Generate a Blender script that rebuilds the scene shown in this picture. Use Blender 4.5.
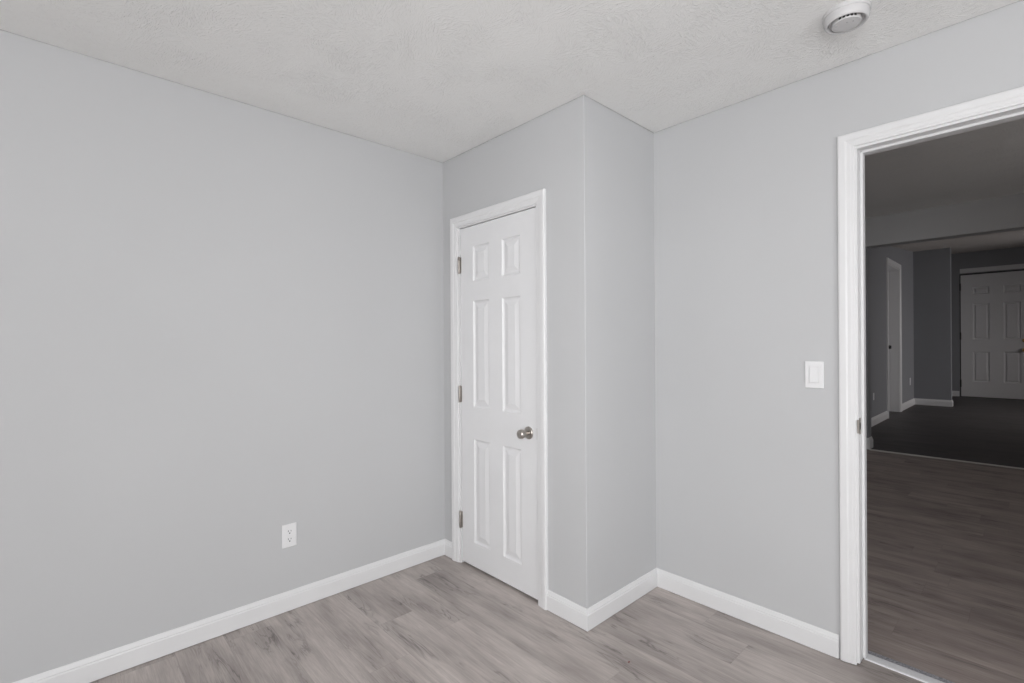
import bpy, bmesh, math, random
from mathutils import Vector, Matrix

for o in list(bpy.data.objects):
    bpy.data.objects.remove(o, do_unlink=True)
SC = bpy.context.scene
C = SC.collection

# ------------------------------------------------------------------ camera
F_PX, YAW, ROLL, EYE = 487.2133, 0.8217652, 0.0061302, 1.3021771
cam_d = bpy.data.cameras.new('camera')
cam_d.sensor_width = 36.0
cam_d.lens = 36.0 * F_PX / 1024.0
cam_d.shift_y = 3.5 / 1024.0
cam_d.clip_start = 0.02
cam_d.clip_end = 100
cam = bpy.data.objects.new('camera', cam_d)
C.objects.link(cam)
fwd = Vector((-math.sin(YAW), math.cos(YAW), 0))
rgt = Vector((math.cos(YAW), math.sin(YAW), 0))
upv = Vector((0, 0, 1))
cr, sr = math.cos(ROLL), math.sin(ROLL)
rx = rgt * cr - upv * sr
uy = rgt * sr + upv * cr
cam.matrix_world = Matrix(((rx.x, uy.x, -fwd.x, 0), (rx.y, uy.y, -fwd.y, 0),
                           (rx.z, uy.z, -fwd.z, EYE), (0, 0, 0, 1)))
SC.camera = cam

# ------------------------------------------------------------------ light and exposure
w = bpy.data.worlds.new('sky')
SC.world = w
w.use_nodes = True
w.node_tree.nodes['Background'].inputs[0].default_value = (0.80, 0.88, 1.0, 1)
w.node_tree.nodes['Background'].inputs[1].default_value = 1.0
SC.view_settings.view_transform = 'Standard'
SC.view_settings.look = 'None'
SC.view_settings.gamma = 1.0
SC.view_settings.use_curve_mapping = False
SC.view_settings.exposure = 0.0


def area_light(name, loc, normal, sx, sy, power, col=(1, 1, 1), spread=0):
    d = bpy.data.lights.new(name, 'AREA')
    d.shape = 'RECTANGLE'
    d.size, d.size_y = sx, sy
    d.energy = power
    d.color = col
    if spread:
        d.spread = math.radians(spread)
    o = bpy.data.objects.new(name, d)
    o.location = loc
    o.rotation_euler = Vector(normal).to_track_quat('-Z', 'Z' if abs(normal[2]) < .9 else 'Y').to_euler()
    C.objects.link(o)
    return o


# bedroom windows behind the camera, a flash bounced off the ceiling, an added corner fill,
# then lamps added to lift the two dim rooms beyond the doorway
area_light('daylight_bedroom_back', (1.15, -2.86, 1.40), (0, 1, 0), 1.1, 1.5, 105, (1.0, 1.0, 1.0))
area_light('daylight_bedroom_side', (1.96, 0.45, 1.40), (-1, 0, 0), 1.5, 1.5, 31, (1.0, 1.0, 1.0))
area_light('bounced_flash', (0.20, -0.10, 1.70), (-0.10, 0.12, 1), 0.35, 0.35, 9.2, (1.0, 1.0, 1.0))
area_light('corner_fill_light', (0.30, -0.30, 1.75), (-0.73, 0.68, -0.22), 0.6, 0.6, 2.7, (1.0, 1.0, 1.0), 75)  # fill lamp added behind the camera to brighten the far corner
area_light('hall_fill_light', (3.06, 4.6, 1.5), (-1, 0, 1.8), 1.4, 1.3, 27, (1.0, 0.93, 0.88))
area_light('entry_fill_light', (3.06, 12.1, 1.6), (-1, 0, -0.6), 1.6, 1.6, 52, (1.0, 0.94, 0.92), 155)



# ------------------------------------------------------------------ materials
class NT:
    def __init__(self, name):
        self.m = bpy.data.materials.new(name)
        self.m.use_nodes = True
        self.t = self.m.node_tree
        self.b = self.t.nodes['Principled BSDF']

    def n(self, kind, **kw):
        x = self.t.nodes.new(kind)
        for k, v in kw.items():
            setattr(x, k, v)
        return x

    def l(self, a, b):
        self.t.links.new(a, b)

    def val(self, sock, v):
        if hasattr(v, 'links'):
            self.l(v, sock)
        else:
            sock.default_value = v

    def math(self, op, a, b=0.0, c=None):
        x = self.n('ShaderNodeMath', operation=op)
        self.val(x.inputs[0], a)
        self.val(x.inputs[1], b)
        if c is not None:
            self.val(x.inputs[2], c)
        return x.outputs[0]

    def xyz(self, x, y, z):
        c = self.n('ShaderNodeCombineXYZ')
        for i, v in enumerate((x, y, z)):
            self.val(c.inputs[i], v)
        return c.outputs[0]

    def noise(self, vec, scale=1.0, detail=4.0, rough=0.55, dist=0.0):
        x = self.n('ShaderNodeTexNoise')
        self.l(vec, x.inputs['Vector'])
        x.inputs['Scale'].default_value = scale
        x.inputs['Detail'].default_value = detail
        x.inputs['Roughness'].default_value = rough
        x.inputs['Distortion'].default_value = dist
        return x.outputs[0]

    def ramp(self, fac, stops):
        r = self.n('ShaderNodeValToRGB')
        self.val(r.inputs[0], fac)
        e = r.color_ramp.elements
        while len(e) < len(stops):
            e.new(0.5)
        for i, (p, c) in enumerate(stops):
            e[i].position = p
            e[i].color = (*c, 1) if len(c) == 3 else c
        return r.outputs[0]

    def mix(self, fac, a, b, mode='MIX'):
        x = self.n('ShaderNodeMix', data_type='RGBA', blend_type=mode)
        self.val(x.inputs[0], fac)
        self.val(x.inputs[6], a)
        self.val(x.inputs[7], b)
        return x.outputs[2]

    def bump(self, h, strength, dist):
        b = self.n('ShaderNodeBump')
        b.inputs['Strength'].default_value = strength
        b.inputs['Distance'].default_value = dist
        self.l(h, b.inputs['Height'])
        self.l(b.outputs[0], self.b.inputs['Normal'])

    def pos(self):
        return self.n('ShaderNodeTexCoord').outputs['Object']


def plain(name, col, rough=0.5, metal=0.0, var=0.03, scale=30, bump=0.0):
    t = NT(name)
    p = t.pos()
    n = t.noise(p, scale, 3)
    lo = tuple(c * (1 - var) for c in col)
    hi = tuple(min(1, c * (1 + var)) for c in col)
    t.l(t.ramp(n, [(0.3, lo), (0.7, hi)]), t.b.inputs['Base Color'])
    t.b.inputs['Roughness'].default_value = rough
    t.b.inputs['Metallic'].default_value = metal
    if bump:
        t.bump(n, bump, 0.001)
    return t.m


def wall_paint(name, col):
    t = NT(name)
    p = t.pos()
    n = t.noise(p, 1.3, 2)
    t.l(t.ramp(n, [(0.3, tuple(c * 0.985 for c in col)), (0.7, tuple(c * 1.015 for c in col))]), t.b.inputs['Base Color'])
    t.b.inputs['Roughness'].default_value = 0.55
    t.b.inputs['Specular IOR Level'].default_value = 0.3
    h = t.noise(p, 260, 3)
    t.bump(h, 0.10, 0.001)
    return t.m


def ceiling_paint(name, col):
    # slap-brushed texture: patches of short strokes, each patch with a direction of its own
    t = NT(name)
    p = t.pos()
    sep = t.n('ShaderNodeSeparateXYZ')
    t.l(p, sep.inputs[0])
    vor = t.n('ShaderNodeTexVoronoi', feature='F1')
    t.l(p, vor.inputs['Vector'])
    vor.inputs['Scale'].default_value = 9.0
    vs = t.n('ShaderNodeSeparateColor')
    t.l(vor.outputs['Color'], vs.inputs[0])
    ang = t.math('MULTIPLY', vs.outputs[0], 6.283)
    ca, sa = t.math('COSINE', ang), t.math('SINE', ang)
    wob = t.noise(p, 14, 2)
    u = t.math('ADD', t.math('MULTIPLY', sep.outputs[0], ca), t.math('MULTIPLY', sep.outputs[1], sa))
    v = t.math('SUBTRACT', t.math('MULTIPLY', sep.outputs[1], ca), t.math('MULTIPLY', sep.outputs[0], sa))
    v = t.math('ADD', v, t.math('MULTIPLY', wob, 0.03))
    s = t.noise(t.xyz(t.math('MULTIPLY', u, 42.0), t.math('MULTIPLY', v, 165.0), vs.outputs[1]), 1.0, 3, 0.5, 0.6)
    patch = t.ramp(t.noise(p, 5.0, 2), [(0.38, (0.25,) * 3), (0.62, (1, 1, 1))])
    ridge = t.ramp(s, [(0.48, (0, 0, 0)), (0.66, (1, 1, 1))])
    h = t.math('MULTIPLY', ridge, patch)
    h = t.math('ADD', h, t.math('MULTIPLY', t.noise(p, 160, 2), 0.25))
    t.bump(h, 0.56, 0.004)
    t.b.inputs['Base Color'].default_value = (*col, 1)
    t.b.inputs['Roughness'].default_value = 0.85
    t.b.inputs['Specular IOR Level'].default_value = 0.2
    return t.m


def plank_floor(name, tone, seed, width=0.182, length=1.22, spec=0.35, rough=0.42):
    # vinyl planks laid along X
    t = NT(name)
    sep = t.n('ShaderNodeSeparateXYZ')
    t.l(t.pos(), sep.inputs[0])
    X, Y = sep.outputs[0], sep.outputs[1]
    r = t.math('DIVIDE', t.math('ADD', Y, 20.03), width)
    row = t.math('FLOOR', r)
    wn = t.n('ShaderNodeTexWhiteNoise', noise_dimensions='2D')
    t.l(t.xyz(row, seed, 0), wn.inputs['Vector'])
    c = t.math('ADD', t.math('DIVIDE', t.math('ADD', X, 20.0), length), t.math('MULTIPLY', wn.outputs[0], 7.3))
    col = t.math('FLOOR', c)
    w2 = t.n('ShaderNodeTexWhiteNoise', noise_dimensions='3D')
    t.l(t.xyz(row, col, seed), w2.inputs['Vector'])
    rnd = w2.outputs[0]
    ws = t.n('ShaderNodeSeparateColor')
    t.l(w2.outputs[1], ws.inputs[0])
    ro = t.math('MULTIPLY', rnd, 37.0)
    # broad cloudy tone, long grain, fine fibre, sparse dark cathedral streaks
    cloud = t.noise(t.xyz(t.math('ADD', t.math('MULTIPLY', X, 2.2), ro), t.math('MULTIPLY', Y, 9.0), ro), 1.0, 3, 0.5, 0.3)
    grain = t.noise(t.xyz(t.math('ADD', t.math('MULTIPLY', X, 3.0), ro), t.math('MULTIPLY', Y, 60.0), ro), 1.0, 5, 0.6, 0.6)
    fibre = t.noise(t.xyz(t.math('ADD', t.math('MULTIPLY', X, 14.0), ro), t.math('MULTIPLY', Y, 260.0), ro), 1.0, 3, 0.6)
    streak = t.noise(t.xyz(t.math('ADD', t.math('MULTIPLY', X, 1.9), ro), t.math('MULTIPLY', Y, 17.0), t.math('ADD', ro, 9.0)), 1.0, 4, 0.55, 1.0)
    line = t.math('ABSOLUTE', t.math('SUBTRACT', streak, 0.5))
    crack = t.ramp(line, [(0.0, (1, 1, 1)), (0.022, (0, 0, 0))])
    where = t.ramp(t.noise(t.xyz(t.math('ADD', t.math('MULTIPLY', X, 2.4), ro), t.math('MULTIPLY', Y, 6.5), t.math('ADD', ro, 3.0)), 1.0, 2), [(0.47, (0, 0, 0)), (0.63, (1, 1, 1))])
    base = t.ramp(cloud, [(0.28, tuple(v * 0.78 for v in tone)), (0.52, tone), (0.75, tuple(v * 1.17 for v in tone))])
    k = t.math('MULTIPLY_ADD', grain, 0.62, 0.69)
    k = t.math('MULTIPLY', k, t.math('MULTIPLY_ADD', fibre, 0.55, 0.725))
    k = t.math('MULTIPLY', k, t.math('MULTIPLY_ADD', ws.outputs[0], 0.13, 0.935))
    k = t.math('MULTIPLY', k, t.math('SUBTRACT', 1.0, t.math('MULTIPLY', where, 0.16)))
    k = t.math('MULTIPLY', k, t.math('SUBTRACT', 1.0, t.math('MULTIPLY', t.math('MULTIPLY', crack, where), 0.45)))
    fy = t.math('FRACT', r)
    fx = t.math('FRACT', c)
    ey = t.math('MINIMUM', fy, t.math('SUBTRACT', 1.0, fy))
    ex = t.math('MULTIPLY', t.math('MINIMUM', fx, t.math('SUBTRACT', 1.0, fx)), length / width)
    e = t.math('MINIMUM', ex, ey)
    seam = t.ramp(e, [(0.0, (0, 0, 0)), (0.010, (1, 1, 1))])
    k = t.math('MULTIPLY', k, t.math('MULTIPLY_ADD', seam, 0.16, 0.84))
    tint = t.mix(cloud, (1.025, 0.995, 0.985, 1), (0.99, 1.0, 0.995, 1))
    kc = t.n('ShaderNodeCombineColor')
    for i in range(3):
        t.l(k, kc.inputs[i])
    colr = t.mix(1.0, t.mix(1.0, base, tint, 'MULTIPLY'), kc.outputs[0], 'MULTIPLY')
    t.l(colr, t.b.inputs['Base Color'])
    t.l(t.math('MULTIPLY_ADD', grain, 0.15, rough), t.b.inputs['Roughness'])
    t.b.inputs['Specular IOR Level'].default_value = spec
    h = t.math('ADD', t.math('MULTIPLY', seam, 0.6), t.math('MULTIPLY', fibre, 0.25))
    t.bump(h, 0.25, 0.0012)
    return t.m


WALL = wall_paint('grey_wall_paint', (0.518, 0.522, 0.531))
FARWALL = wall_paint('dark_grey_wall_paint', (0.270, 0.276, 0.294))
CEIL = ceiling_paint('white_textured_ceiling', (0.88, 0.88, 0.87))
TRIM = plain('white_gloss_trim', (0.72, 0.72, 0.727), 0.35, 0, 0.01, 8)
DOORP = plain('white_door_paint', (0.735, 0.735, 0.745), 0.40, 0, 0.01, 8, 0.03)
PLASTIC = plain('white_plastic', (0.77, 0.77, 0.78), 0.35, 0, 0.01, 20)
OFFWHITE = plain('smoke_alarm_plastic', (0.60, 0.595, 0.60), 0.45, 0, 0.02, 20)
SHADEGREY = plain('alarm_recess_plastic', (0.42, 0.42, 0.43), 0.6, 0, 0.02, 20)
NICKEL = plain('satin_nickel', (0.46, 0.43, 0.40), 0.28, 1.0, 0.06, 60)
STEEL = plain('hinge_steel', (0.42, 0.39, 0.36), 0.42, 1.0, 0.08, 90)
BRASS = plain('polished_brass', (0.80, 0.58, 0.25), 0.25, 1.0, 0.06, 60)
DARK = plain('dark_slot', (0.03, 0.03, 0.03), 0.6, 0, 0.05, 40)
ALU = plain('pale_metal_threshold', (0.74, 0.74, 0.76), 0.5, 0.0, 0.06, 120)
GLUE = plain('speckled_adhesive', (0.30, 0.30, 0.33), 0.7, 0, 0.45, 160)
RED = plain('dark_red', (0.20, 0.035, 0.025), 0.5, 0, 0.1, 200)
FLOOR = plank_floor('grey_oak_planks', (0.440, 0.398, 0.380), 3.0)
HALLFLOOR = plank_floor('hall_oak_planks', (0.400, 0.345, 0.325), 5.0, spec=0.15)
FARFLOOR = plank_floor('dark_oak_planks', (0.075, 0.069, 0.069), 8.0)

gl = NT('window_glass')
gl.t.nodes.remove(gl.b)
_tr = gl.n('ShaderNodeBsdfTransparent')
_gs = gl.n('ShaderNodeBsdfGlossy')
_gs.inputs['Roughness'].default_value = 0.02
_fr = gl.n('ShaderNodeFresnel')
_mx = gl.n('ShaderNodeMixShader')
gl.l(_fr.outputs[0], _mx.inputs[0])
gl.l(_tr.outputs[0], _mx.inputs[1])
gl.l(_gs.outputs[0], _mx.inputs[2])
gl.l(_mx.outputs[0], gl.t.nodes['Material Output'].inputs[0])
GLASS = gl.m


# ------------------------------------------------------------------ mesh helpers
def obj(name, bm, mat, parent=None, bevel=0.0, smooth=False, seg=2):
    bmesh.ops.remove_doubles(bm, verts=bm.verts, dist=1e-6)
    bmesh.ops.recalc_face_normals(bm, faces=bm.faces)
    me = bpy.data.meshes.new(name)
    bm.to_mesh(me)
    bm.free()
    me.materials.append(mat)
    o = bpy.data.objects.new(name, me)
    C.objects.link(o)
    if smooth:
        for p in me.polygons:
            p.use_smooth = True
        try:
            me.set_sharp_from_angle(angle=math.radians(38))
        except Exception:
            pass
    if bevel:
        m = o.modifiers.new('edge', 'BEVEL')
        m.width = bevel
        m.segments = seg
        m.limit_method = 'ANGLE'
        m.angle_limit = math.radians(40)
    if parent is not None:
        o.parent = parent
        o.matrix_parent_inverse = Matrix.Translation(-parent.location)
    return o


def tag(o, label, cat, kind=None, group=None):
    o['label'] = label
    o['category'] = cat
    if kind:
        o['kind'] = kind
    if group:
        o['group'] = group
    return o


def empty(name, loc, label, cat, kind=None, group=None):
    o = bpy.data.objects.new(name, None)
    o.location = loc
    o.empty_display_size = 0.05
    C.objects.link(o)
    return tag(o, label, cat, kind, group)


def box(bm, x0, x1, y0, y1, z0, z1):
    vs = [bm.verts.new((x, y, z)) for x in (x0, x1) for y in (y0, y1) for z in (z0, z1)]
    for f in ((0, 1, 3, 2), (4, 6, 7, 5), (0, 4, 5, 1), (2, 3, 7, 6), (0, 2, 6, 4), (1, 5, 7, 3)):
        bm.faces.new([vs[i] for i in f])


def boxes(*bs):
    bm = bmesh.new()
    for b in bs:
        box(bm, *b)
    return bm


def prism(bm, pts, fn, a, b):
    """pts: 2D polygon; fn(u, v, d) -> xyz; swept from depth a to b."""
    lo = [bm.verts.new(fn(u, v, a)) for u, v in pts]
    hi = [bm.verts.new(fn(u, v, b)) for u, v in pts]
    n = len(pts)
    bm.faces.new(lo)
    bm.faces.new(hi[::-1])
    for i in range(n):
        j = (i + 1) % n
        bm.faces.new((lo[i], lo[j], hi[j], hi[i]))


def sweep(bm, path, prof, fn):
    """mitred sweep of prof [(offset to the left of travel, height)] along a 2D path."""
    P = [Vector(p) for p in path]
    N = []
    for i in range(len(P) - 1):
        d = (P[i + 1] - P[i]).normalized()
        N.append(Vector((-d.y, d.x)))
    rings = []
    for i, p in enumerate(P):
        if i == 0:
            m = N[0]
        elif i == len(P) - 1:
            m = N[-1]
        else:
            m = (N[i - 1] + N[i]) / (1 + N[i - 1].dot(N[i]))
        rings.append([bm.verts.new(fn(p.x + m.x * o, p.y + m.y * o, h)) for o, h in prof])
    n = len(prof)
    for a, b in zip(rings, rings[1:]):
        for i in range(n):
            j = (i + 1) % n
            bm.faces.new((a[i], a[j], b[j], b[i]))
    bm.faces.new(rings[0])
    bm.faces.new(rings[-1][::-1])


def lathe(bm, prof, axis_o, axis_d, seg=32):
    """prof [(radius, distance along axis)]."""
    d = Vector(axis_d).normalized()
    a = d.orthogonal().normalized()
    b = d.cross(a)
    o = Vector(axis_o)
    rings = []
    for r, t in prof:
        if r < 1e-6:
            rings.append([bm.verts.new(o + d * t)])
        else:
            rings.append([bm.verts.new(o + d * t + (a * math.cos(2 * math.pi * k / seg) + b * math.sin(2 * math.pi * k / seg)) * r) for k in range(seg)])
    for p, q in zip(rings, rings[1:]):
        for k in range(seg):
            l = (k + 1) % seg
            if len(p) == 1 and len(q) == 1:
                continue
            if len(p) == 1:
                bm.faces.new((p[0], q[k], q[l]))
            elif len(q) == 1:
                bm.faces.new((p[k], p[l], q[0]))
            else:
                bm.faces.new((p[k], p[l], q[l], q[k]))


BASE = [(0, 0.003), (0.013, 0.003), (0.013, 0.070), (0.0118, 0.073), (0.0100, 0.0745), (0.0100, 0.080),
        (0.0080, 0.083), (0.0055, 0.090), (0.0040, 0.0945), (0.0015, 0.0965), (0, 0.0965)]
CASE = [(0, 0), (0, 0.0085), (0.0025, 0.0100), (0.010, 0.0105), (0.0125, 0.0120), (0.026, 0.0130), (0.029, 0.0150),
        (0.033, 0.0165), (0.052, 0.0175), (0.0585, 0.0165), (0.0615, 0.0130), (0.062, 0.0100), (0.062, 0)]


def baseboard(name, path, s=1.0, flip=False):
    bm = bmesh.new()
    sweep(bm, path, [((-o if flip else o) * s, h * s) for o, h in BASE], lambda u, v, h: (u, v, h))
    o = obj(name, bm, TRIM)
    o['kind'] = 'structure'
    return o


def structure(o, label, cat):
    return tag(o, label, cat, 'structure')


# ------------------------------------------------------------------ room shell
XL, YC, XB, YR, H = -2.517, 1.759, -1.400, 2.355, 2.440
HW = H + 0.006                 # wall tops
XS, YB = 1.90, -2.80          # side and back walls, out of frame
T = 0.12

floor = obj('floor', boxes((XL - T, XS + T, YB - T, 2.445, -0.05, 0)), FLOOR)
structure(floor, 'grey wood-look plank floor of the bright bedroom', 'floor')
bm = boxes((XL - T, XS + T, YB - T, YR, H + 0.006, H + 0.1))
g = 0.004                      # the ceiling board stops just short of the walls
prism(bm, [(XL + g, YB + g), (XS - g, YB + g), (XS - g, YR - g), (XB + g, YR - g), (XB + g, YC - g), (XL + g, YC - g)], lambda u, v, d: (u, v, d), H, H + 0.0065)
ceil = obj('ceiling', bm, CEIL)
structure(ceil, 'white brush-textured ceiling of the bright bedroom', 'ceiling')

wl = obj('wall_left', boxes((XL - T, XL, YB - T, YR, 0, HW)), WALL)
structure(wl, 'long plain grey wall with a single power outlet', 'wall')

# closet wall with the door opening; its outer corner is a rounded bead
CO = (-2.370, -1.690, 2.020)
bm = boxes((XL, CO[0], YC, YC + 0.10, 0, HW), (CO[0], CO[1], YC, YC + 0.10, CO[2], HW))
rad = 0.0035
arc = [(XB - rad + rad * math.sin(a), YC + rad - rad * math.cos(a)) for a in [math.pi / 2 * k / 4 for k in range(5)]]
prism(bm, [(CO[1], YC)] + arc + [(XB, YR), (XB - 0.1, YR), (XB - 0.1, YC + 0.1), (CO[1], YC + 0.1)], lambda u, v, d: (u, v, d), 0, HW)
wc = obj('wall_closet', bm, WALL)
structure(wc, 'grey closet wall that juts out around the narrow white door', 'wall')

DO = (-0.509, 0.350, 2.108)    # rough opening of the doorway
bm = boxes((XL - T, DO[0], YR, YR + T, 0, 3.0), (DO[0], DO[1], YR, YR + T, DO[2], 3.0), (DO[1], 3.0, YR, YR + T, 0, 3.0))
wr = obj('wall_right', bm, WALL)
structure(wr, 'grey wall holding the light switch and the open doorway', 'wall')

W1 = (0.55, 1.75, 0.62, 2.18)
bm = boxes((XL - T, W1[0], YB - T, YB, 0, HW), (W1[1], XS + T, YB - T, YB, 0, HW), (W1[0], W1[1], YB - T, YB, 0, W1[2]), (W1[0], W1[1], YB - T, YB, W1[3], HW))
wb = obj('wall_back', bm, WALL)
structure(wb, 'grey wall behind the viewpoint with a wide window', 'wall')
W2 = (-0.35, 1.25, 0.62, 2.18)
bm = boxes((XS, XS + T, YB, W2[0], 0, HW), (XS, XS + T, W2[1], YR, 0, HW), (XS, XS + T, W2[0], W2[1], 0, W2[2]), (XS, XS + T, W2[0], W2[1], W2[3], HW))
wsd = obj('wall_side', bm, WALL)
structure(wsd, 'grey wall opposite the outlet wall with a window', 'wall')


def window(name, axis, wall, a0, a1, z0, z1, depth, label):
    """axis 'y': window in a wall of constant y; axis 'x': constant x."""
    mp = (lambda a, d, z: (a, d, z)) if axis == 'y' else (lambda a, d, z: (d, a, z))
    c = mp((a0 + a1) / 2, wall, z0)
    root = empty(name, c, label, 'window', 'structure')

    def bx(bm, A0, A1, d0, d1, Z0, Z1):
        p, q = mp(A0, d0, Z0), mp(A1, d1, Z1)
        box(bm, min(p[0], q[0]), max(p[0], q[0]), min(p[1], q[1]), max(p[1], q[1]), Z0, Z1)
    bm = bmesh.new()
    f = 0.045
    d0, d1 = wall + depth * 0.35, wall + depth * 0.95
    bx(bm, a0, a1, d0, d1, z0, z0 + f)
    bx(bm, a0, a1, d0, d1, z1 - f, z1)
    bx(bm, a0, a0 + f, d0, d1, z0 + f, z1 - f)
    bx(bm, a1 - f, a1, d0, d1, z0 + f, z1 - f)
    m = (a0 + a1) / 2
    bx(bm, m - 0.025, m + 0.025, d0, d1, z0 + f, z1 - f)
    fr = obj('window_frame', bm, TRIM, root, 0.003)
    bm = bmesh.new()
    g = wall + depth * 0.7
    bx(bm, a0 + f, m - 0.025, g, g + 0.004, z0 + f, z1 - f)
    bx(bm, m + 0.025, a1 - f, g, g + 0.004, z0 + f, z1 - f)
    obj('pane', bm, GLASS, fr)
    return root


window('window_1', 'y', YB, W1[0], W1[1], W1[2], W1[3], -T, 'wide white framed window in the wall behind the viewpoint')
window('window_2', 'x', XS, W2[0], W2[1], W2[2], W2[3], T, 'white framed window in the bedroom side wall')

# baseboards
b = baseboard('baseboard_left', [(XL, YC), (XL, YB)])
structure(b, 'long white baseboard below the outlet wall', 'baseboard')
b = baseboard('baseboard_closet', [(-2.424, YC), (XL, YC)])
structure(b, 'short white baseboard piece between corner and closet door frame', 'baseboard')
b = baseboard('baseboard_corner', [(XB, YR), (XB, YC), (-1.652, YC)])
structure(b, 'white baseboard wrapping the outside corner of the closet', 'baseboard')
b = baseboard('baseboard_right', [(-0.558, YR), (XB, YR)])
structure(b, 'white baseboard below the light switch wall', 'baseboard')


# ------------------------------------------------------------------ closet door frame and door
def casing_bm(x0, x1, ztop, Y, prof=CASE, left=True, right=True, s=1.0, z0=0.0):
    bm = bmesh.new()
    path = []
    if left:
        path.append((x0, z0))
    path += [(x0, ztop), (x1, ztop)]
    if right:
        path.append((x1, z0))
    sweep(bm, path, [(o * s, h * s) for o, h in prof], lambda u, v, h: (u, Y - h, v))
    return bm


t1 = empty('trim_1', (-2.03, YC, 0), 'white moulded frame around the narrow closet door', 'door frame', 'structure')
obj('casing', casing_bm(-2.362, -1.702, 2.008, YC), TRIM, t1)
obj('jamb', boxes((CO[0], -2.3485, YC - 0.001, YC + 0.10, 0, 2.0), (-1.7075, CO[1], YC - 0.001, YC + 0.10, 0, 2.0), (CO[0], CO[1], YC - 0.001, YC + 0.10, 2.0, CO[2]),
                  (-2.3485, -2.336, YC + 0.045, YC + 0.08, 0, 2.0), (-1.720, -1.7075, YC + 0.045, YC + 0.08, 0, 2.0)), TRIM, t1)


def six_panel(bm, x0, x1, z0, z1, yf, yb, cols, rows, dp=0.009, bw=0.016, fw=0.028):
    """moulded slab: front at yf facing -Y, back at yb; each panel sinks by dp, then a raised field slopes up again."""
    xs = sorted({x0, x1, *[v for c in cols for v in c]})
    zs = sorted({z0, z1, *[v for r in rows for v in r]})
    V = {}

    def v(x, z, y):
        k = (round(x, 5), round(z, 5), round(y, 5))
        if k not in V:
            V[k] = bm.verts.new((x, y, z))
        return V[k]
    for i in range(len(xs) - 1):
        for j in range(len(zs) - 1):
            a, b_, c, d = xs[i], xs[i + 1], zs[j], zs[j + 1]
            ispanel = any(abs(a - p[0]) < 1e-6 and abs(b_ - p[1]) < 1e-6 for p in cols) and any(abs(c - p[0]) < 1e-6 and abs(d - p[1]) < 1e-6 for p in rows)
            if not ispanel:
                bm.faces.new((v(a, c, yf), v(b_, c, yf), v(b_, d, yf), v(a, d, yf)))
                continue
            steps = [(0, 0), (0.003, 0.004), (bw * 0.55, dp * 0.9), (bw, dp), (bw + fw * 0.9, 0.0030), (bw + fw, 0.0020)]
            rings = [[v(a + o, c + o, yf + h), v(b_ - o, c + o, yf + h), v(b_ - o, d - o, yf + h), v(a + o, d - o, yf + h)] for o, h in steps]
            for p, q in zip(rings, rings[1:]):
                for k in range(4):
                    l = (k + 1) % 4
                    bm.faces.new((p[k], p[l], q[l], q[k]))
            bm.faces.new(rings[-1])
    # back and edges
    bk = [bm.verts.new((x, yb, z)) for x, z in ((x0, z0), (x1, z0), (x1, z1), (x0, z1))]
    bm.faces.new(bk[::-1])
    bot = [v(x, z0, yf) for x in xs]
    top = [v(x, z1, yf) for x in xs]
    lef = [v(x0, z, yf) for z in zs]
    rig = [v(x1, z, yf) for z in zs]
    bm.faces.new(bot[::-1] + [bk[0], bk[1]])
    bm.faces.new(top + [bk[2], bk[3]])
    bm.faces.new(lef + [bk[3], bk[0]])
    bm.faces.new(rig[::-1] + [bk[1], bk[2]])


d1 = empty('door_1', (-2.028, YC, 0), 'narrow white six-panel closet door with satin nickel knob', 'door', 'structure')
bm = bmesh.new()
six_panel(bm, -2.3455, -1.7110, 0.016, 1.9960, YC + 0.004, YC + 0.039, [(-2.226, -2.083), (-1.974, -1.831)],
          [(0.155, 0.757), (0.943, 1.560), (1.676, 1.878)])
obj('slab', bm, DOORP, d1)
for zc in (0.262, 1.012, 1.780):
    hb = boxes((-2.3605, -2.3485, YC - 0.0040, YC - 0.0005, zc - 0.047, zc + 0.047), (-2.3455, -2.3370, YC + 0.0005, YC + 0.0045, zc - 0.047, zc + 0.047))
    lathe(hb, [(0, -0.050), (0.0045, -0.050), (0.0068, -0.047), (0.0068, -0.0165), (0.0060, -0.016), (0.0068, -0.0155), (0.0068, 0.0155), (0.0060, 0.016),
               (0.0068, 0.0165), (0.0068, 0.047), (0.0045, 0.050), (0, 0.050)], (-2.347, YC - 0.006, zc), (0, 0, 1), 12)
    obj('hinge', hb, STEEL, d1, smooth=True)
kb = bmesh.new()
KX, KZ = -1.774, 0.851
lathe(kb, [(0.0115, 0.004), (0.0115, 0.024), (0.013, 0.029), (0.0195, 0.035), (0.0235, 0.042), (0.0245, 0.050), (0.0238, 0.059), (0.0210, 0.066), (0.0160, 0.0690),
           (0.008, 0.0698), (0, 0.0698)], (KX, YC + 0.004, KZ), (0, -1, 0), 36)
knob = obj('knob', kb, NICKEL, d1, smooth=True)
rb = bmesh.new()
lathe(rb, [(0.0325, 0.0), (0.0325, 0.004), (0.030, 0.0075), (0.024, 0.0095), (0.0135, 0.011), (0.0110, 0.0115), (0.0110, 0)], (KX, YC + 0.004, KZ), (0, -1, 0), 36)
obj('rosette', rb, NICKEL, knob, smooth=True)
obj('latch_plate', boxes((-1.7150, -1.7085, YC + 0.0030, YC + 0.030, 0.822, 0.882)), STEEL, d1)

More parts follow.
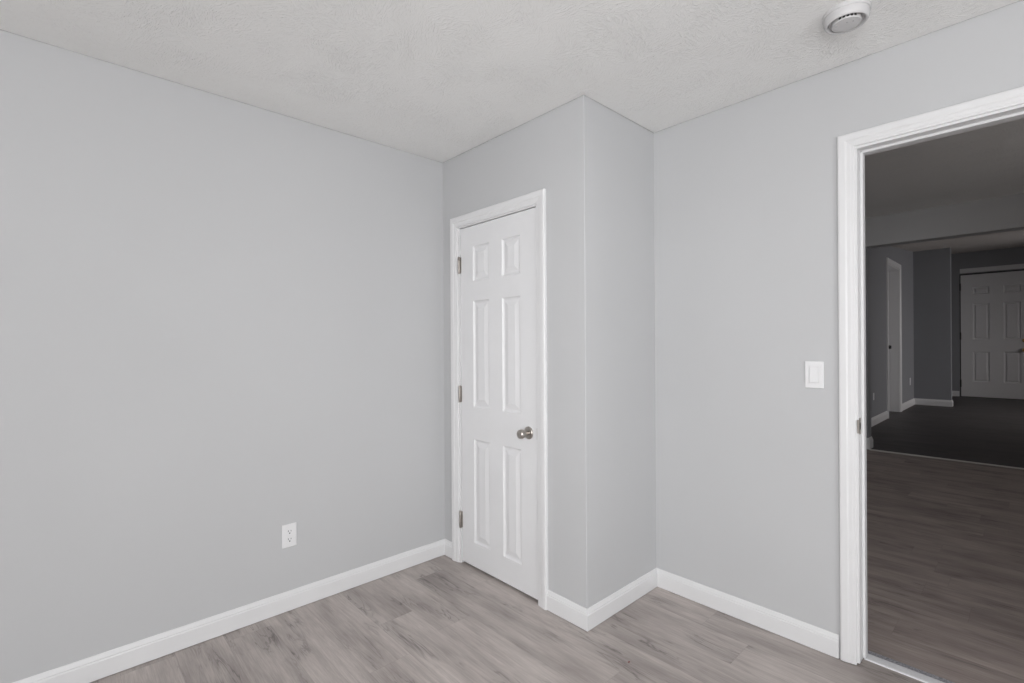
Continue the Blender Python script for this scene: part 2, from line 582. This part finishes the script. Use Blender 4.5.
# ------------------------------------------------------------------ open doorway
t2 = empty('trim_2', (-0.08, YR, 0), 'white moulded casing and jamb around the open doorway', 'door frame', 'structure')
obj('casing', casing_bm(-0.497, 0.340, 2.094, YR, s=0.9, z0=0.004), TRIM, t2)
JX, JZ = -0.4875, 2.085
obj('jamb', boxes((DO[0], JX, YR - 0.001, YR + T + 0.001, 0.010, JZ), (0.328, DO[1], YR - 0.001, YR + T + 0.001, 0.010, JZ), (DO[0], DO[1], YR - 0.001, YR + T + 0.001, JZ, DO[2])), TRIM, t2, 0.0015)
obj('door_stop', boxes((JX, JX + 0.011, YR + 0.040, YR + 0.078, 0.018, JZ), (0.317, 0.328, YR + 0.040, YR + 0.078, 0.018, JZ), (JX, 0.328, YR + 0.040, YR + 0.078, JZ - 0.011, JZ)), TRIM, t2, 0.003)
sp = boxes((JX, JX + 0.0012, YR + 0.006, YR + 0.036, 0.932, 0.998))
box(sp, JX - 0.004, JX + 0.0030, YR - 0.006, YR + 0.006, 0.938, 0.992)
spo = obj('strike_plate', sp, STEEL, t2, 0.0008)
obj('latch_hole', boxes((JX + 0.0004, JX + 0.0015, YR + 0.014, YR + 0.029, 0.951, 0.979)), DARK, spo)
# threshold: pale strip, speckled band of adhesive behind it
th = empty('threshold_strip', (-0.08, 2.455, 0), 'pale metal threshold strip crossing the open doorway floor', 'threshold', 'structure')
bm = bmesh.new()
prism(bm, [(2.420, 0), (2.423, 0.003), (2.428, 0.0045), (2.464, 0.0050), (2.470, 0.004), (2.472, 0)], lambda u, v, d: (d, u, v), JX, 0.328)
obj('strip', bm, ALU, th)
obj('adhesive_band', boxes((JX, 0.328, 2.472, 2.502, -0.002, 0.0015)), GLUE, th)

# ------------------------------------------------------------------ light switch, outlets, smoke alarm
SX, SZ = -0.6425, 1.168
sw = empty('light_switch', (SX, YR, SZ), 'white rocker light switch on grey wall beside the open doorway', 'light switch')
bm = boxes((SX - 0.035, SX + 0.035, YR - 0.006, YR, SZ - 0.057, SZ + 0.057))
obj('plate', bm, PLASTIC, sw, 0.003, seg=3)
bm = bmesh.new()
prism(bm, [(YR - 0.0055, SZ - 0.032), (YR - 0.0125, SZ - 0.032), (YR - 0.0100, SZ + 0.0), (YR - 0.0070, SZ + 0.032), (YR - 0.0055, SZ + 0.032)], lambda u, v, d: (d, u, v), SX - 0.0150, SX + 0.0150)
obj('rocker', bm, PLASTIC, sw, 0.001)
bm = boxes((SX - 0.0185, SX - 0.0165, YR - 0.0085, YR - 0.004, SZ - 0.0355, SZ + 0.0355), (SX + 0.0165, SX + 0.0185, YR - 0.0085, YR - 0.004, SZ - 0.0355, SZ + 0.0355),
           (SX - 0.0185, SX + 0.0185, YR - 0.0085, YR - 0.004, SZ + 0.0345, SZ + 0.0365), (SX - 0.0185, SX + 0.0185, YR - 0.0085, YR - 0.004, SZ - 0.0365, SZ - 0.0345))
obj('rocker_frame', bm, PLASTIC, sw)


def outlet(x, y, z, label, s=1.0, group=None, detail=True):
    """duplex power outlet on a wall facing +X."""
    r = empty('power_outlet', (x, y, z), label, 'power outlet', None, group)
    obj('plate', boxes((x, x + 0.0055 * s, y - 0.035 * s, y + 0.035 * s, z - 0.057 * s, z + 0.057 * s)), PLASTIC, r, 0.0025 * s, seg=3)
    if not detail:
        return r
    for dz in (0.0195, -0.0195):
        bm = bmesh.new()
        pts = []
        for k in range(28):
            a = 2 * math.pi * k / 28
            pts.append((0.0172 * math.cos(a), max(-0.0135, min(0.0135, 0.0172 * math.sin(a)))))
        prism(bm, [(y + u * s, z + (dz + v) * s) for u, v in pts], lambda u, v, d: (d, u, v), x + 0.004 * s, x + 0.0072 * s)
        f = obj('receptacle', bm, PLASTIC, r)
        for dy, hh in ((-0.0063, 0.0042), (0.0063, 0.0034)):
            obj('slot', boxes((x + 0.0065 * s, x + 0.0074 * s, y + (dy - 0.0012) * s, y + (dy + 0.0012) * s, z + (dz + 0.0035 - hh) * s, z + (dz + 0.0035 + hh) * s)), DARK, f)
        bm = bmesh.new()
        lathe(bm, [(0, 0.0075 * s), (0.0032 * s, 0.0075 * s), (0.0032 * s, 0.006 * s)], (x, y, z + (dz - 0.0075) * s), (1, 0, 0), 12)
        obj('ground_hole', bm, DARK, f)
    bm = bmesh.new()
    lathe(bm, [(0, 0.0068 * s), (0.0026 * s, 0.0066 * s), (0.0032 * s, 0.0055 * s)], (x, y, z), (1, 0, 0), 12)
    obj('screw', bm, PLASTIC, r, smooth=True)
    return r


outlet(XL, 0.829, 0.369, 'white duplex power outlet low on the bright bedroom wall')

AX, AY = -0.440, 1.990
sa = empty('smoke_alarm', (AX, AY, H), 'round white smoke alarm on the textured bedroom ceiling', 'smoke alarm')
bm = bmesh.new()
lathe(bm, [(0, 0), (0.0700, 0), (0.0705, 0.010), (0.069, 0.013), (0, 0.013)], (AX, AY, H), (0, 0, -1), 56)
obj('base', bm, OFFWHITE, sa, smooth=True)
bm = bmesh.new()
lathe(bm, [(0.0672, 0.011), (0.0668, 0.026), (0.0640, 0.035), (0.0600, 0.0395), (0.0560, 0.0390), (0.0540, 0.035), (0.0525, 0.026), (0.044, 0.024), (0, 0.024)], (AX, AY, H), (0, 0, -1), 56)
obj('cover', bm, OFFWHITE, sa, smooth=True)
bm = bmesh.new()
lathe(bm, [(0.0435, 0.0235), (0.0430, 0.0400), (0.0415, 0.0425), (0.030, 0.0440), (0.0, 0.0445)], (AX, AY, H), (0, 0, -1), 56)
disc = obj('sounder_disc', bm, OFFWHITE, sa, smooth=True)
vdir = math.atan2(-AY, -AX)
for k in range(5):
    a = vdir + math.radians(6 + (k - 2) * 15)
    bm = boxes((0.0415, 0.0442, -0.0036, 0.0036, -0.0385, -0.0275))
    for vv in bm.verts:
        x, y, z = vv.co
        vv.co = (AX + x * math.cos(a) - y * math.sin(a), AY + x * math.sin(a) + y * math.cos(a), H + z)
    obj('vent_slot', bm, DARK, disc)
for a, r, s in ((vdir + 0.9, 0.024, 0.0022), (vdir + 0.1, 0.018, 0.0028), (vdir - 1.2, 0.030, 0.0028)):
    bm = bmesh.new()
    lathe(bm, [(0, 0.0452), (s, 0.0450), (s, 0.0430)], (AX + r * math.cos(a), AY + r * math.sin(a), H), (0, 0, -1), 12)
    obj('indicator_dot', bm, SHADEGREY, disc)

# tiny red crumb on the planks
bm = bmesh.new()
bmesh.ops.create_icosphere(bm, subdivisions=1, radius=0.004)
rng = random.Random(4)
for vv in bm.verts:
    vv.co = Vector((vv.co.x * 1.0, vv.co.y * 1.6, max(-0.0, vv.co.z * 0.5))) * rng.uniform(0.8, 1.2)
    vv.co = Vector((-1.141 + vv.co.x, 1.705 + vv.co.y, vv.co.z))
fl = obj('debris_fleck', bm, RED)
tag(fl, 'tiny dark red fleck lying on the grey plank floor', 'debris')

# ------------------------------------------------------------------ hall beyond the doorway
YS, YS2, XH, ZH = 7.226, 7.400, -1.400, 2.825
hf = obj('floor', boxes((-2.72, 3.12, 2.445, YS + 0.03, -0.05, 0)), HALLFLOOR)
structure(hf, 'brown-grey plank floor of the dim hall beyond the doorway', 'floor')
hc = obj('ceiling', boxes((-2.72, 3.12, YR + T, YS, ZH, ZH + 0.1)), CEIL)
structure(hc, 'dim textured ceiling of the hall beyond the doorway', 'ceiling')
structure(obj('wall_hall_left', boxes((-2.72, -2.60, YR + T, YS, 0, ZH)), WALL), 'grey hall wall hidden behind the doorway frame', 'wall')
W3 = (3.9, 5.3, 0.85, 2.15)
bm = boxes((3.0, 3.12, YR + T, W3[0], 0, ZH), (3.0, 3.12, W3[1], YS2, 0, ZH), (3.0, 3.12, W3[0], W3[1], 0, W3[2]), (3.0, 3.12, W3[0], W3[1], W3[3], ZH))
structure(obj('wall_hall_right', bm, WALL), 'grey hall wall with an added window outside the view', 'wall')
window('added_window_3', 'x', 3.0, W3[0], W3[1], W3[2], W3[3], 0.12, 'added unseen window at the side of the dim hall')  # unseen window, added to go with the hall fill lamp


def slope(y):
    return 3.210 + (y - 13.15) * 0.085


# stub wall and dropped beam that part the hall from the entry room
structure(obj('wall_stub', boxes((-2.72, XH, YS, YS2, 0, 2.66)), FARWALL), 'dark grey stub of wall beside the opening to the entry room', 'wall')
structure(obj('beam', boxes((-2.72, 3.12, YS - 0.001, YS2, 2.478, 2.84)), WALL), 'grey dropped beam between the hall and the entry room', 'beam')
b = baseboard('baseboard_stub', [(XH, YS2), (XH, YS), (-2.60, YS)], 1.45)
structure(b, 'white baseboard wrapped around the end of the stub wall', 'baseboard')
bm = bmesh.new()
prism(bm, [(YS - 0.035, 0), (YS - 0.028, 0.005), (YS + 0.0, 0.008), (YS + 0.028, 0.005), (YS + 0.035, 0)], lambda u, v, d: (d, u, v), XH + 0.02, 3.0)
structure(obj('trim_3', bm, plain('grey_transition_strip', (0.75, 0.73, 0.70), 0.5)), 'thin grey transition strip across the hall floor', 'floor strip')

# ------------------------------------------------------------------ entry room
YE, XE = 15.80, -1.750
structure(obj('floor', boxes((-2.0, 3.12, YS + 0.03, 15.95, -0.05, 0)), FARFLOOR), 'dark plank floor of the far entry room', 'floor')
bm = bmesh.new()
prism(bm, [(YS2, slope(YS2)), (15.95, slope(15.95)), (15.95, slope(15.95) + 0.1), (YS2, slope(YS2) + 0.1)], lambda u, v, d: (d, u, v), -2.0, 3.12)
structure(obj('ceiling', bm, ceiling_paint('dimmed_textured_ceiling', (0.58, 0.545, 0.515))), 'dim sloped ceiling of the far entry room', 'ceiling')  # ceiling colour darkened here to stand in for weaker light
OY0, OY1, OZ = 10.51, 11.58, 2.68


def wall_x(bm, x0, x1, y0, y1, z0=0.0):
    prism(bm, [(y0, z0), (y1, z0), (y1, slope(y1)), (y0, slope(y0))], lambda u, v, d: (d, u, v), x0, x1)


bm = bmesh.new()
wall_x(bm, XE - 0.25, XE, YS2, OY0)
wall_x(bm, XE - 0.25, XE, OY1, YE)
wall_x(bm, XE - 0.25, XE, OY0, OY1, OZ)
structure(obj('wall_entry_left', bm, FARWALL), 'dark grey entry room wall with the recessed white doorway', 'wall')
bm = bmesh.new()
prism(bm, [(13.151, 0), (13.32, 0), (13.32, slope(13.32)), (13.151, slope(13.151))], lambda u, v, d: (d, u, v), XE, -1.168)
structure(obj('wall_wing', bm, FARWALL), 'dark grey wing wall standing left of the far front door', 'wall')
bm = bmesh.new()
DX0, DX1, DZ = -1.225, -0.010, 2.900
for x0, x1, z0 in ((-2.0, DX0 - 0.02, 0), (DX1 + 0.02, 3.12, 0), (DX0 - 0.02, DX1 + 0.02, DZ + 0.03)):
    prism(bm, [(YE, z0), (15.95, z0), (15.95, slope(15.95)), (YE, slope(YE))], lambda u, v, d: (d, u, v), x0, x1)
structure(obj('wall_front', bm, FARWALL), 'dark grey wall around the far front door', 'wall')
W4 = (11.1, 13.1, 0.8, 2.4)
bm = bmesh.new()
wall_x(bm, 3.0, 3.12, YS2, W4[0])
wall_x(bm, 3.0, 3.12, W4[1], YE)
wall_x(bm, 3.0, 3.12, W4[0], W4[1], W4[3])
box(bm, 3.0, 3.12, W4[0], W4[1], 0, W4[2])
structure(obj('wall_entry_right', bm, FARWALL), 'grey entry room wall with an added window outside the view', 'wall')
window('added_window_4', 'x', 3.0, W4[0], W4[1], W4[2], W4[3], 0.12, 'added unseen window at the side of the entry room')  # out of view, put in to house the entry room's fill lamp

S2 = 1.38
b = baseboard('baseboard_entry', [(XE, OY0 - 0.09), (XE, YS2)], S2)
structure(b, 'white baseboard on the entry wall before the recessed doorway', 'baseboard')
b = baseboard('baseboard_beyond', [(-1.168, 13.32), (-1.168, 13.151), (XE, 13.151), (XE, OY1 + 0.09)], S2)
structure(b, 'white baseboard running around the foot of the wing wall', 'baseboard')
b = baseboard('baseboard_front', [(DX0 - 0.03, YE), (-1.70, YE)], S2)
structure(b, 'short white baseboard beside the far front door', 'baseboard')

# recessed white doorway in the entry room's left wall
t4 = empty('trim_4', (XE, (OY0 + OY1) / 2, 0), 'white frame of the recessed doorway on the entry wall', 'door frame', 'structure')
bm = bmesh.new()
sweep(bm, [(OY0 - 0.004, 0), (OY0 - 0.004, OZ + 0.004), (OY1 + 0.004, OZ + 0.004), (OY1 + 0.004, 0)], [(o * S2, h * S2) for o, h in CASE], lambda u, v, h: (XE + h, u, v))
obj('casing', bm, TRIM, t4)
obj('jamb', boxes((XE - 0.22, XE + 0.002, OY0 - 0.002, OY0 + 0.02, 0, OZ), (XE - 0.22, XE + 0.002, OY1 - 0.02, OY1 + 0.002, 0, OZ), (XE - 0.22, XE + 0.002, OY0, OY1, OZ - 0.02, OZ + 0.002)), TRIM, t4)
d3 = empty('door_2', (XE - 0.16, (OY0 + OY1) / 2, 0), 'white door set deep in the entry wall doorway', 'door', 'structure')
obj('slab', boxes((XE - 0.20, XE - 0.15, OY0 + 0.023, OY1 - 0.023, 0.02, OZ - 0.023)), DOORP, d3, 0.002)
bm = bmesh.new()
lathe(bm, [(0.04, 0), (0.04, 0.012), (0.016, 0.016), (0.016, 0.04), (0.034, 0.055), (0.036, 0.07), (0.026, 0.085), (0, 0.088)], (XE - 0.15, OY1 - 0.36, 1.22), (1, 0, 0), 16)
obj('knob', bm, DARK, d3, smooth=True)

outlet(XE, 9.41, 0.455, 'pale wall outlet on the dark entry wall before the recessed doorway', 1.0, 'outlets on the entry wall', False)
outlet(XE, 12.68, 0.510, 'pale wall outlet in the dark corner between recessed doorway and wing wall', 1.3, 'outlets on the entry wall', False)

# front door
d2 = empty('door_3', ((DX0 + DX1) / 2, YE, 0), 'white six-panel front door with brass hardware at the far end', 'door', 'structure')
bm = bmesh.new()
six_panel(bm, DX0, DX1, 0.012, DZ, YE + 0.020, YE + 0.075, [(-1.017, -0.733), (-0.505, -0.225)],
          [(0.365, 1.080), (1.362, 2.215), (2.428, 2.604)], 0.022, 0.035, 0.02)
obj('slab', bm, DOORP, d2)
for zc in (0.32, 1.45, 2.62):
    bm = bmesh.new()
    lathe(bm, [(0, -0.085), (0.016, -0.085), (0.016, 0.085), (0, 0.085)], (DX0 - 0.008, YE + 0.010, zc), (0, 0, 1), 10)
    obj('hinge', bm, DARK, d2, smooth=True)
HX = -0.165
bm = bmesh.new()
lathe(bm, [(0.045, 0), (0.045, 0.012), (0.018, 0.018), (0.018, 0.05), (0.040, 0.065), (0.046, 0.085), (0.036, 0.105), (0, 0.110)], (HX, YE + 0.020, 1.120), (0, -1, 0), 20)
obj('knob', bm, BRASS, d2, smooth=True)
bm = bmesh.new()
lathe(bm, [(0.045, 0), (0.045, 0.012), (0.036, 0.025), (0, 0.030)], (HX, YE + 0.020, 1.335), (0, -1, 0), 20)
box(bm, HX - 0.008, HX + 0.008, YE - 0.03, YE - 0.005, 1.31, 1.36)
obj('deadbolt', bm, BRASS, d2, smooth=True)
t5 = empty('trim_5', ((DX0 + DX1) / 2, YE, 0), 'white flat header board, dark jamb and added backing at the far front door', 'door frame', 'structure')
obj('header', boxes((DX0 - 0.01, DX1 + 0.12, YE - 0.022, YE, 2.945, 3.050)), TRIM, t5, 0.003)
obj('side_casing', boxes((DX1 + 0.02, DX1 + 0.12, YE - 0.022, YE, 0, 2.945)), TRIM, t5, 0.003)
obj('jamb_backing', boxes((DX0 - 0.02, DX1 + 0.02, YE + 0.076, YE + 0.10, 0, DZ + 0.03), (DX0 - 0.02, DX0 - 0.004, YE + 0.055, YE + 0.075, 0, DZ + 0.03), (DX1 + 0.004, DX1 + 0.02, YE + 0.055, YE + 0.075, 0, DZ + 0.03)), DARK, t5)  # jamb strips and a dark panel added behind the slab to block light leaks
